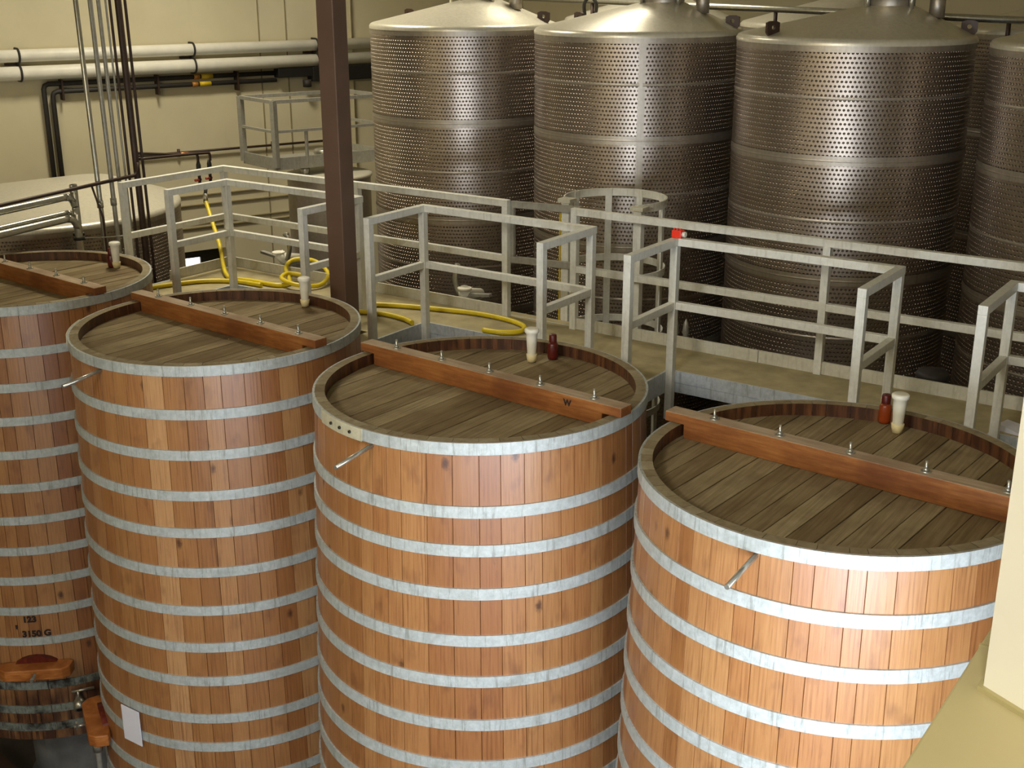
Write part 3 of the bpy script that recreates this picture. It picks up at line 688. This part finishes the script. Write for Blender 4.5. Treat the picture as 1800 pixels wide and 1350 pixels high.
# ================================================================ stainless tanks
def tank(c, R, zrim, zbot, apex, za, lugs, label, group, name='steel_tank', seams=(), nu=184, neck=.19, strip=None, bands=None, necks=True):
    t = thing(name, (c[0], c[1], zbot), label, 'tank', group)
    mb = MB(); nseg = 96; rowh = .0348
    zs = [(zrim-.035, zrim-.10, 1)]; z = zrim-.10
    for b0, b1 in bands or []:
        zs.append((z, b0, 0)); zs.append((b0, b1, 1)); z = b1
    zs.append((z, zbot, 0))
    gap = (strip or 0)
    for z1, z0, sm in zs:
        for k in range(nseg):
            a0, a1 = 2*math.pi*k/nseg, 2*math.pi*(k+1)/nseg
            st = strip is not None and abs(((a0+a1)/2-strip+math.pi) % (2*math.pi)-math.pi) < .045
            rr = R+(.004 if sm else 0)
            q = [mb.vert(*pol(c, rr, a0), z1), mb.vert(*pol(c, rr, a1), z1), mb.vert(*pol(c, rr, a1), z0), mb.vert(*pol(c, rr, a0), z0)]
            mb.face(q[::-1], 1 if (sm or st) else 0, [(a1/(2*math.pi)*nu, z0/rowh) if False else p for p in
                    [(a0/(2*math.pi)*nu, z0/rowh), (a1/(2*math.pi)*nu, z0/rowh), (a1/(2*math.pi)*nu, z1/rowh), (a0/(2*math.pi)*nu, z1/rowh)]], smooth=True)
    me_ob = mb.build('shell', ['dimple', 'steel'], t, recalc=False)
    bm = bmesh.new(); bm.from_mesh(me_ob.data); bmesh.ops.remove_doubles(bm, verts=bm.verts, dist=.0004); bm.to_mesh(me_ob.data); bm.free()
    for b0, b1 in bands or []:
        zc = (b0+b1)/2; MB().lathe(c, [(R+.004, zc+.008), (R+.0065, zc), (R+.004, zc-.008)], 80).build('weld_band', 'steel', t)
    for s_ in seams:
        MB().lathe(c, [(R-.001, s_+.012), (R+.003, s_+.004), (R+.002, s_-.012), (R-.001, s_-.016)], 80).build('weld_seam', 'steel', t)
    if strip is not None:
        p = pol(c, R, strip); MB().rbox(pol(c, R+.001, strip), strip, .003, .014, zbot, zrim-.06).build('vertical_seam', 'steel', t)
    # lid: rolled shoulder and off-centre cone
    mb = MB(); ns = 72; A_ = []
    prof = [(R+.008, zrim-.055), (R+.008, zrim-.03), (R-.004, zrim-.012), (R-.02, zrim-.002), (R-.04, zrim+.004)]
    rings = [[mb.vert(*pol(c, r_, 2*math.pi*k/ns), z_) for k in range(ns)] for r_, z_ in prof]
    ac = (c[0]+apex[0], c[1]+apex[1])
    for f_ in (.33, .66, 1):
        rings.append([mb.vert(*[(1-f_)*x+f_*y for x, y in zip((*pol(c, R-.04, 2*math.pi*k/ns), zrim+.004), (*pol(ac, neck, 2*math.pi*k/ns), za))]) for k in range(ns)])
    for r0, r1 in zip(rings, rings[1:]):
        for k in range(ns): mb.face([r0[k], r0[(k+1) % ns], r1[(k+1) % ns], r1[k]], smooth=True)
    mb.face(rings[-1]); mb.build('lid', 'lidsteel', t)
    if necks:
        MB().lathe(ac, [(neck, za-.01), (neck, za+.10), (neck+.02, za+.105), (neck+.02, za+.13), (0, za+.15)], 32).build('manway_neck', 'steel', t)
        for a_ in (-2.2, -.4):
            p = pol(ac, neck+.02, a_); MB().tube([(*p, za-.02), (*p, za+.13)], .02, 8).build('hinge_rod', 'tube', t)
        p = (ac[0]+.34, ac[1]+.1); MB().tube([(*p, za-.09), (*p, za+.12)], .06, 14).build('vent_pipe', 'steel', t)
    for a_ in lugs:
        p = pol(c, R-.07, a_); e = Vector((math.cos(a_), math.sin(a_)))
        mb = MB(); n_ = 16; hw, h_ = .062, .115; z0 = zrim-.005
        out = [(-hw, 0), (hw, 0), (hw, h_*.75), (hw*.7, h_), (-hw*.7, h_), (-hw, h_*.75)]
        # plate with an eye
        hol = [(.018*math.cos(2*math.pi*q/12), h_*.58+.018*math.sin(2*math.pi*q/12)) for q in range(12)]
        th_ = .012; er = Vector((-math.sin(a_), math.cos(a_)))
        outd = []
        for q in range(12):
            an = 2*math.pi*q/12; dx, dy = math.cos(an), math.sin(an); tmax = 9
            for (lim, comp) in ((hw, abs(dx)),):
                if comp > 1e-6: tmax = min(tmax, lim/comp)
            if dy > 1e-6: tmax = min(tmax, (h_-h_*.58)/dy)
            if dy < -1e-6: tmax = min(tmax, (h_*.58)/-dy)
            outd.append((dx*tmax, h_*.58+dy*tmax))
        def lp(x, y, d): return (p[0]+e.x*x+er.x*d, p[1]+e.y*x+er.y*d, z0+y)
        for d, fl in ((th_, 0), (-th_, 1)):
            O = [mb.vert(*lp(*x, d)) for x in outd]; H = [mb.vert(*lp(*x, d)) for x in hol]
            for q in range(12): mb.face([O[q], O[(q+1) % 12], H[(q+1) % 12], H[q]])
            if fl:
                for q in range(12):
                    mb.face([O[q], O[(q+1) % 12], Oa[(q+1) % 12], Oa[q]]); mb.face([H[q], H[(q+1) % 12], Ha[(q+1) % 12], Ha[q]])
            Oa, Ha = O, H
        mb.build('lifting_lug', 'darkpipe', t)
    return t
bnd = [(zc+.035, zc-.04) for zc in (-1.375, -2.315, -3.26, -4.2, -5.14)]
TC = [(1.11+2.07*i, 4.60-.107*i) for i in range(4)]
tl = ['dimpled steel tank left of the others, beside the brown pillar', 'dimpled steel tank with a pale vertical seam, behind the caged ladder',
      'largest-looking dimpled steel tank, third along the front row', 'dimpled steel tank cut by the right edge of the view']
seam_a = [-2.7, -1.02, 3.02, 1.2]
t0 = None
for i, c in enumerate(TC):
    tank(c, .94, -.47, -7.03, (.30, -.10), -.25, [[math.radians(12), math.radians(168)], [math.radians(12), math.radians(160)], [math.radians(-116), math.radians(14)], [math.radians(-116)]][i], tl[i], 'dimpled steel tanks, front row',
         seams=(-.905, -1.845, -2.79), bands=bnd, strip=seam_a[i])
for i in range(3):
    c = (1.95+2.2*i, 6.95-.1*i)
    tank(c, .94, -.47, -7.03, (.25, -.1), -.22, [], ['back-row steel tank whose lid shows between the two leftmost front tanks', 'back-row steel tank whose lid shows left of the largest-looking front tank', 'back-row steel tank whose lid shows behind the right-hand front tanks'][i], 'steel tanks, back row', bands=bnd, strip=2.0)
# pipe running over the tank tops
t = thing('overhead_pipe', (3.9, 5.75, -.40), 'long steel pipe running across the tops of the steel tanks', 'pipe')
MB().tube([(-.2, 5.8, -.225), (8.4, 5.8, -.455)], .032, 12).build('pipe', 'tube', t)
for u in (1.9, 3.95, 6.1):
    MB().tube([(u, 5.8, -.25-.027*u), (u, 5.8, -.62)], .02, 8).build('hanger', 'darkpipe', t)
# shackle on the second tank and small rail on the first lid
t = thing('lifting_shackle', (2.35, 5.0, -.40), 'dark shackle on a hook above the left shoulder of the second steel tank', 'shackle')
sh = smooth_path([(2.30, 5.0, -.40), (2.29, 5.0, -.30), (2.33, 5.0, -.24), (2.39, 5.0, -.24), (2.43, 5.0, -.30), (2.42, 5.0, -.40)], 4)
MB().tube([tuple(p) for p in sh], .018, 8).build('bow', 'blackpipe', t)
MB().tube([(2.36, 5.0, -.23), (2.36, 5.0, .25)], .014, 8).build('hanger', 'blackpipe', t)
t = thing('lid_handrail', (.75, 5.1, -.45), 'small white handrail on the lid of the leftmost steel tank', 'railing')
MB().tube([(.42, 5.3, -.43), (.42, 5.3, -.26), (.80, 5.15, -.24), (.80, 5.15, -.40)], .016, 8).build('rail', 'white', t)

# big low tank at the left and two plain tanks under the mezzanine
tank((-2.656, 2.0), 1.5, -2.30, -7.03, (.35, .45), -2.06, [], 'wide low dimpled tank with a broad pale lid, behind the farthest oak vat', None, bands=[(zc+.035, zc-.04) for zc in (-3.3, -4.3, -5.3)], nu=294, neck=.25, necks=False)
def plain_tank(c, R, z, label):
    t = thing('steel_tank', (*c, -7.03), label, 'tank', 'plain tanks under the small platform')
    MB().lathe(c, [(R, -7.03), (R, z-.02)], 60).build('shell', 'steel', t)
    MB().lathe(c, [(R, z-.03), (R+.02, z-.02), (R+.02, z+.01), (R-.02, z+.02), (R*.5, z+.03), (0, z+.04)], 60).build('lid', 'lidsteel', t)
    MB().lathe((c[0]-.1, c[1]-R*.6), [(0, z+.11), (.05, z+.11), (.06, z+.09), (.05, z+.03)], 14).build('lid_port', 'tube', t)
plain_tank((-1.42, 5.22), .50, -2.30, 'plain grey tank under the small platform, left of the brown pillar')
plain_tank((-.55, 5.78), .36, -2.26, 'plain grey tank seen in the gap right of the brown pillar')
# small platform with guard rail over them
t = thing('tank_platform', (-1.3, 5.1, -2.2), 'small galvanized railed platform over the plain tanks by the left wall', 'platform')
pa, pb = (-1.54, 4.48), (-1.05, 5.80); pc = (-2.287, 4.678); pd = (pb[0]+(pc[0]-pa[0]), pb[1]+(pc[1]-pa[1]))
mb = MB(); q = [pa, pb, pd, pc]
mb.hexa([(x, y, -2.17) for x, y in q]+[(x, y, -2.12) for x, y in q]); mb.build('deck', 'conduit', t)
for a_, b_ in ((pa, pb), (pa, pc), (pb, pd)): MB().bar((*a_, -2.11), (*b_, -2.11), .02, .14).build('kick_plate', 'conduit', t)
for a_ in (pa, pb, pc): MB().box(a_[0]-.03, a_[0]+.03, a_[1]-.03, a_[1]+.03, -2.15, -1.39).build('post', 'conduit', t)
for a_, b_ in ((pa, pb), (pa, pc), (pb, pd), (pc, pd)):
    MB().bar((*a_, -1.40), (*b_, -1.40), .045, .04).build('top_rail', 'conduit', t)
    if (a_, b_) != (pc, pd): MB().bar((*a_, -1.74), (*b_, -1.74), .035, .03).build('mid_rail', 'conduit', t)
for f_ in (.28, .55):
    x, y = pa[0]+(pb[0]-pa[0])*f_, pa[1]+(pb[1]-pa[1])*f_
    MB().bar((x, y, -2.13), (x, y, -1.75), .03, .03).build('baluster', 'conduit', t)
for q in ((-1.35, 5.15), (-1.15, 5.0)): MB().box(q[0]-.04, q[0]+.04, q[1]-.04, q[1]+.04, -2.26, -2.16).build('foot', 'conduit', t)
t = thing('platform_hatch', (-1.5, 5.2, -2.12), 'low steel fitting lying on the small railed platform', 'fitting')
MB().lathe((-1.45, 5.2), [(0, -2.0), (.12, -2.0), (.14, -2.04), (.10, -2.12)], 16).build('cover', 'tube', t)

# ================================================================ pipes on and before the left wall
def wallpipe(name, z, r, t0, t1, n, mat, label, cat='pipe', group=None, extra=None):
    t = thing(name, onwall((t0+t1)/2, n, z), label, cat, group)
    MB().tube([onwall(t0, n, z), onwall(t1, n, z)], r, 14).build('pipe', mat, t); return t
wp = [wallpipe('white_pipe', -.945, .075, -1.5, 7.25, 5.66, 'whitepipe', 'upper of two fat white pipes along the left wall', group='white pipes on the wall'),
      wallpipe('white_pipe', -1.150, .085, -1.5, 7.25, 5.66, 'whitepipe', 'lower of two fat white pipes along the left wall', group='white pipes on the wall')]
def wt(u, w): return u*SK[0]+w*SK[1]
for t_, lb in ((wt(-4.90, 3.50), 'leftmost'), (wt(-4.13, 5.56), 'middle'), (wt(-3.50, 7.22), 'right')):
    t = thing('pipe_bracket', onwall(t_, 5.75, -1.05), 'dark wall bracket clasping the white pipes, '+{'leftmost': 'near the left edge of the view', 'middle': 'right of the vertical conduits', 'right': 'just left of the brown pillar'}[lb], 'bracket', 'white pipe brackets')
    for z, r in ((-.945, .083), (-1.150, .093)):
        pts = [onwall(t_, 5.66-r*math.sin(a_), z+r*math.cos(a_)) for a_ in [math.pi*q/8 for q in range(9)]]
        MB().tube([onwall(t_, 5.784, z+r)]+pts+[onwall(t_, 5.784, z-r)], .014, 6).build('clasp', 'blackpipe', t)
    wbox(MB(), t_-.14, t_+.02, 5.752, 5.797, -1.06, -1.032).build('arm', 'darkpipe', t)
t0_, t1_ = wt(-4.80, 3.75), 4.945
for z, ta, lb in ((-1.297, t0_, 'upper of two black insulated pipes, turning down at its left end'), (-1.392, t0_+.10, 'lower of two black insulated pipes, turning down at its left end')):
    t = thing('black_pipe', onwall(ta, 5.7, -2.9), lb, 'pipe', 'black pipes on the wall')
    MB().tube([onwall(ta, 5.72, -3.6), onwall(ta, 5.72, z-.06), onwall(ta+.015, 5.72, z-.02), onwall(ta+.06, 5.72, z), onwall(t1_, 5.72, z)], .030, 10).build('pipe', 'blackpipe', t)
    tt = wt(-4.10, 5.66)+(0 if z > -1.35 else -.03)
    mk = MB().tube([onwall(tt, 5.72, z), onwall(tt+.16, 5.72, z)], .0325, 12).build('marker', 'yellowtag', t); mk['label'] = 'yellow band'
    mk = MB().tube([onwall(tt-.10, 5.72, z), onwall(tt-.02, 5.72, z)], .0322, 12).build('marker', 'orange', t); mk['label'] = 'orange band'
for t_, lb in ((t0_+.22, 'beside the pipe elbows'), (wt(-4.30, 5.10), 'just right of the vertical conduits'), (wt(-3.92, 6.13), 'right of the yellow pipe markers')):
    t = thing('pipe_hanger', onwall(t_, 5.72, -1.5), 'slim dark hanger on the black pipes, '+lb, 'bracket', 'black pipe hangers')
    wbox(MB(), t_-.012, t_+.012, 5.675, 5.8, -1.50, -1.25).build('strip', 'darkpipe', t)
ta, tb = wt(-3.72, 6.66), 7.2
t = thing('pipe_manifold', onwall(ta, 5.6, -1.40), 'bulky black valve manifold on the black pipes, passing behind the brown pillar', 'manifold')
wbox(MB(), ta, ta+.55, 5.62, 5.78, -1.36, -1.22).build('front_block', 'black', t, bevel=.01)
wbox(MB(), ta+.5, tb, 5.58, 5.78, -1.43, -1.23).build('main_block', 'black', t, bevel=.01)
MB().tube([onwall(ta+.42, 5.62, -1.40), onwall(ta+.42, 5.62, -1.50)], .06, 10).build('valve_cap', 'blackpipe', t)
MB().tube([onwall(ta+.75, 5.55, -1.40), onwall(ta+.75, 5.60, -1.40)], .015, 8).build('bolt', 'tube', t)
# sprinkler line on the wall
t = wallpipe('sprinkler_line', -2.27, .016, wt(-4.42, 4.78), wt(-3.35, 7.5), 5.74, 'darkpipe', 'thin dark pipe low along the left wall, behind the small platform')
for q in (.55, 1.9): MB().tube([onwall(wt(-4.42, 4.78)+q, 5.74, -2.22), onwall(wt(-4.42, 4.78)+q, 5.74, -2.32)], .02, 8).build('sprinkler', 'darkpipe', t)

# vertical conduits in front of the low tank (leaning bundle)
UX = -1.0
for w_, r, mat, z0, lb in ((1.58, .023, 'tube', -7.03, 'shiny steel conduit, leftmost of the vertical bundle'), (1.735, .022, 'conduit', -7.03, 'grey conduit, second of the vertical bundle'), (1.825, .019, 'conduit', -7.03, 'grey conduit, third of the vertical bundle'),
                           (1.905, .010, 'conduit', -7.03, 'thin grey conduit in the vertical bundle'), (1.950, .013, 'darkpipe', -7.03, 'thin dark pipe left of the thick brown one'), (2.045, .032, 'darkpipe', -7.03, 'thick dark brown standpipe in the vertical bundle'), (2.125, .014, 'darkpipe', -7.03, 'thin dark pipe right of the thick brown one')):
    t = thing('standpipe', (UX, w_, z0), lb, 'pipe', 'vertical pipe bundle')
    MB().tube([(UX-.05, w_-.035, ZC-.01), (UX+.02, w_+.02, -2.6), (UX+.02, w_+.02, z0)], r, 12).build('pipe', mat, t)
    if w_ < 1.8: MB().tube([(UX+.012, w_+.014, -2.05), (UX+.013, w_+.015, -2.12)], r*1.35, 12).build('coupling', mat, t)
t = thing('branch_pipe', (UX+.06, .6, -1.95), 'thin dark pipe sloping across to the thick brown standpipe', 'pipe')
MB().tube([(UX+.06, -.6, -2.0), (UX+.06, .56, -1.93), (UX+.06, 1.99, -1.86), (UX+.06, 2.03, -1.82), (UX+.06, 2.04, -1.74)], .017, 10).build('pipe', 'darkpipe', t)
MB().tube([(UX+.06, 1.49, -1.90), (UX+.08, 1.56, -2.2), (UX+.10, 1.62, -7.03)], .010, 8).build('strut', 'darkpipe', t)
t = thing('branch_pipe', (UX+.06, 2.5, -1.7), 'pair of thin dark pipes leading from the standpipe to the black manifold', 'pipe')
MB().tube(smooth_path([(UX, 2.10, -1.665), (UX, 2.5, -1.72), (UX, 2.80, -1.75), (UX, 2.84, -1.77), (UX, 2.845, -1.84)], 4), .014, 8).build('pipe', 'darkpipe', t)
MB().tube(smooth_path([(UX+.02, 2.10, -1.72), (UX+.02, 2.5, -1.735), (UX+.02, 2.93, -1.755), (UX+.02, 2.985, -1.77), (UX+.02, 2.99, -1.84)], 4), .014, 8).build('pipe', 'darkpipe', t)
MB().tube([(UX, 2.62, -1.735), (UX, 2.72, -1.742)], .02, 8).build('union', 'copper', t)
t = thing('hose_manifold', (UX, 2.92, -2.2), 'black forked water manifold with two red valves, feeding the yellow hose', 'manifold')
for w_ in (2.845, 2.99):
    MB().tube([(UX, w_, -1.83), (UX, w_, -1.87), (UX, w_, -1.94), (UX, w_, -1.96), (UX, w_, -2.06)], [.014, .024, .024, .016, .016], 10).build('riser', 'blackpipe', t)
    MB().tube([(UX, w_-.06, -2.02), (UX, w_+.02, -2.02)], .014, 8).build('valve_handle', 'valvered', t)
    MB().tube([(UX, w_, -2.06), (UX, w_, -2.10), (UX, 2.92, -2.115)], .014, 8).build('fork', 'blackpipe', t)
MB().tube([(UX, 2.92, -2.115), (UX+.03, 2.88, -2.17)], .018, 8).build('outlet', 'blackpipe', t)
# three stainless transfer pipes bending down behind the farthest vat
for n_, (w0, w1_, z0, z1_, r, lb) in enumerate(((-.6, 1.36, -2.03, -1.985, .036, 'topmost stainless transfer pipe bending down behind the farthest oak vat'), (-.6, 1.30, -2.16, -2.115, .026, 'middle stainless transfer pipe bending down behind the farthest oak vat'), (-.6, 1.24, -2.19, -2.15, .036, 'lowest stainless transfer pipe bending down behind the farthest oak vat'))):
    t = thing('transfer_pipe', (-1.0, w1_, -6.3), lb, 'pipe', 'stainless transfer pipes')
    un = -1.07+.085*n_
    MB().tube(smooth_path([(un, w0, z0-.03), (un, w1_-.25, z1_-.005), (un, w1_-.08, z1_), (un, w1_-.012, z1_-.03), (un, w1_+.015, z1_-.11), (un, w1_+.02, z1_-.3), (un, w1_+.02, -7.0)], 5), r, 12).build('pipe', 'tube', t)
    if n_ != 1: MB().tube([(un, w1_+.02, -2.335), (un, w1_+.02, -2.36)], r*1.5, 12).build('clamp_ring', 'black', t)
# foot of the hall at lower left
tag(MB().hexa([(-.75, -.72, ZF), (.6, -.90, ZF), (.6, -.78, ZF), (-.75, -.58, ZF), (-.75, -.72, ZF+.45), (.6, -.90, ZF+.45), (.6, -.78, ZF+.45), (-.75, -.58, ZF+.45)]).build('floor_curb', 'curb'), 'brown stained kerb block in front of the farthest oak vat', 'curb')
mb = MB()
for q in range(26):
    x = -.6+q*.045; g0, g1 = ZF, ZF+.40
    mb.hexa([(x, -1.15-.13*x, g1), (x+.02, -1.15-.13*x, g1), (x+.02, -.86-.13*x, g1), (x, -.86-.13*x, g1), (x, -1.15-.13*x, g1+.03), (x+.02, -1.15-.13*x, g1+.03), (x+.02, -.86-.13*x, g1+.03), (x, -.86-.13*x, g1+.03)])
mb.box(-.62, -.58, -1.05, -.82, g0, g1); mb.box(.50, .54, -1.18, -.97, g0, g1)
tag(mb.build('floor_grate', 'conduit'), 'grey slotted grate in the bottom left corner', 'grate')
# assumed unseen ceiling lamp housings that carry the hall lights
for (u, w, z), lb in (((-1.3, 3.2, 3.0), 'assumed unseen ceiling lamp over the left end of the walkway'), ((2.1, 5.4, 1.8), 'assumed unseen ceiling lamp over the two leftmost steel tanks')):
    t = thing('assumed_ceiling_lamp', (u, w, z), lb, 'lamp')
    MB().lathe((u, w), [(.10, z+.30), (.4, z+.10), (.6, z+.03), (.58, z+.03), (.38, z+.11), (0, z+.25)], 30).build('reflector', 'white', t)
    MB().tube([(u, w, z+.28), (u, w, ZC)], .02, 8).build('stem', 'conduit', t)
t = thing('added_wall_washer', (3.0, -6.4, 3.6), 'added unseen strip lamp high up, brightening the front wall', 'lamp')  # added housing for the unseen lamp that lights the front wall
MB().box(1.4, 4.6, -6.66, -6.14, 3.62, 3.72).build('housing', 'white', t)
for u in (1.8, 4.2): MB().tube([(u, -6.4, 3.72), (u, -6.4, ZC)], .02, 8).build('stem', 'conduit', t)
tag(MB().tube(smooth_path([(-.92, 1.27, -2.35), (-.70, 1.33, -2.33), (UE-.03, 1.42, -2.30)], 4), .005, 6).build('cord', 'conduit'), 'thin pale cord strung from a transfer pipe to the end post of the walkway rail', 'cord')
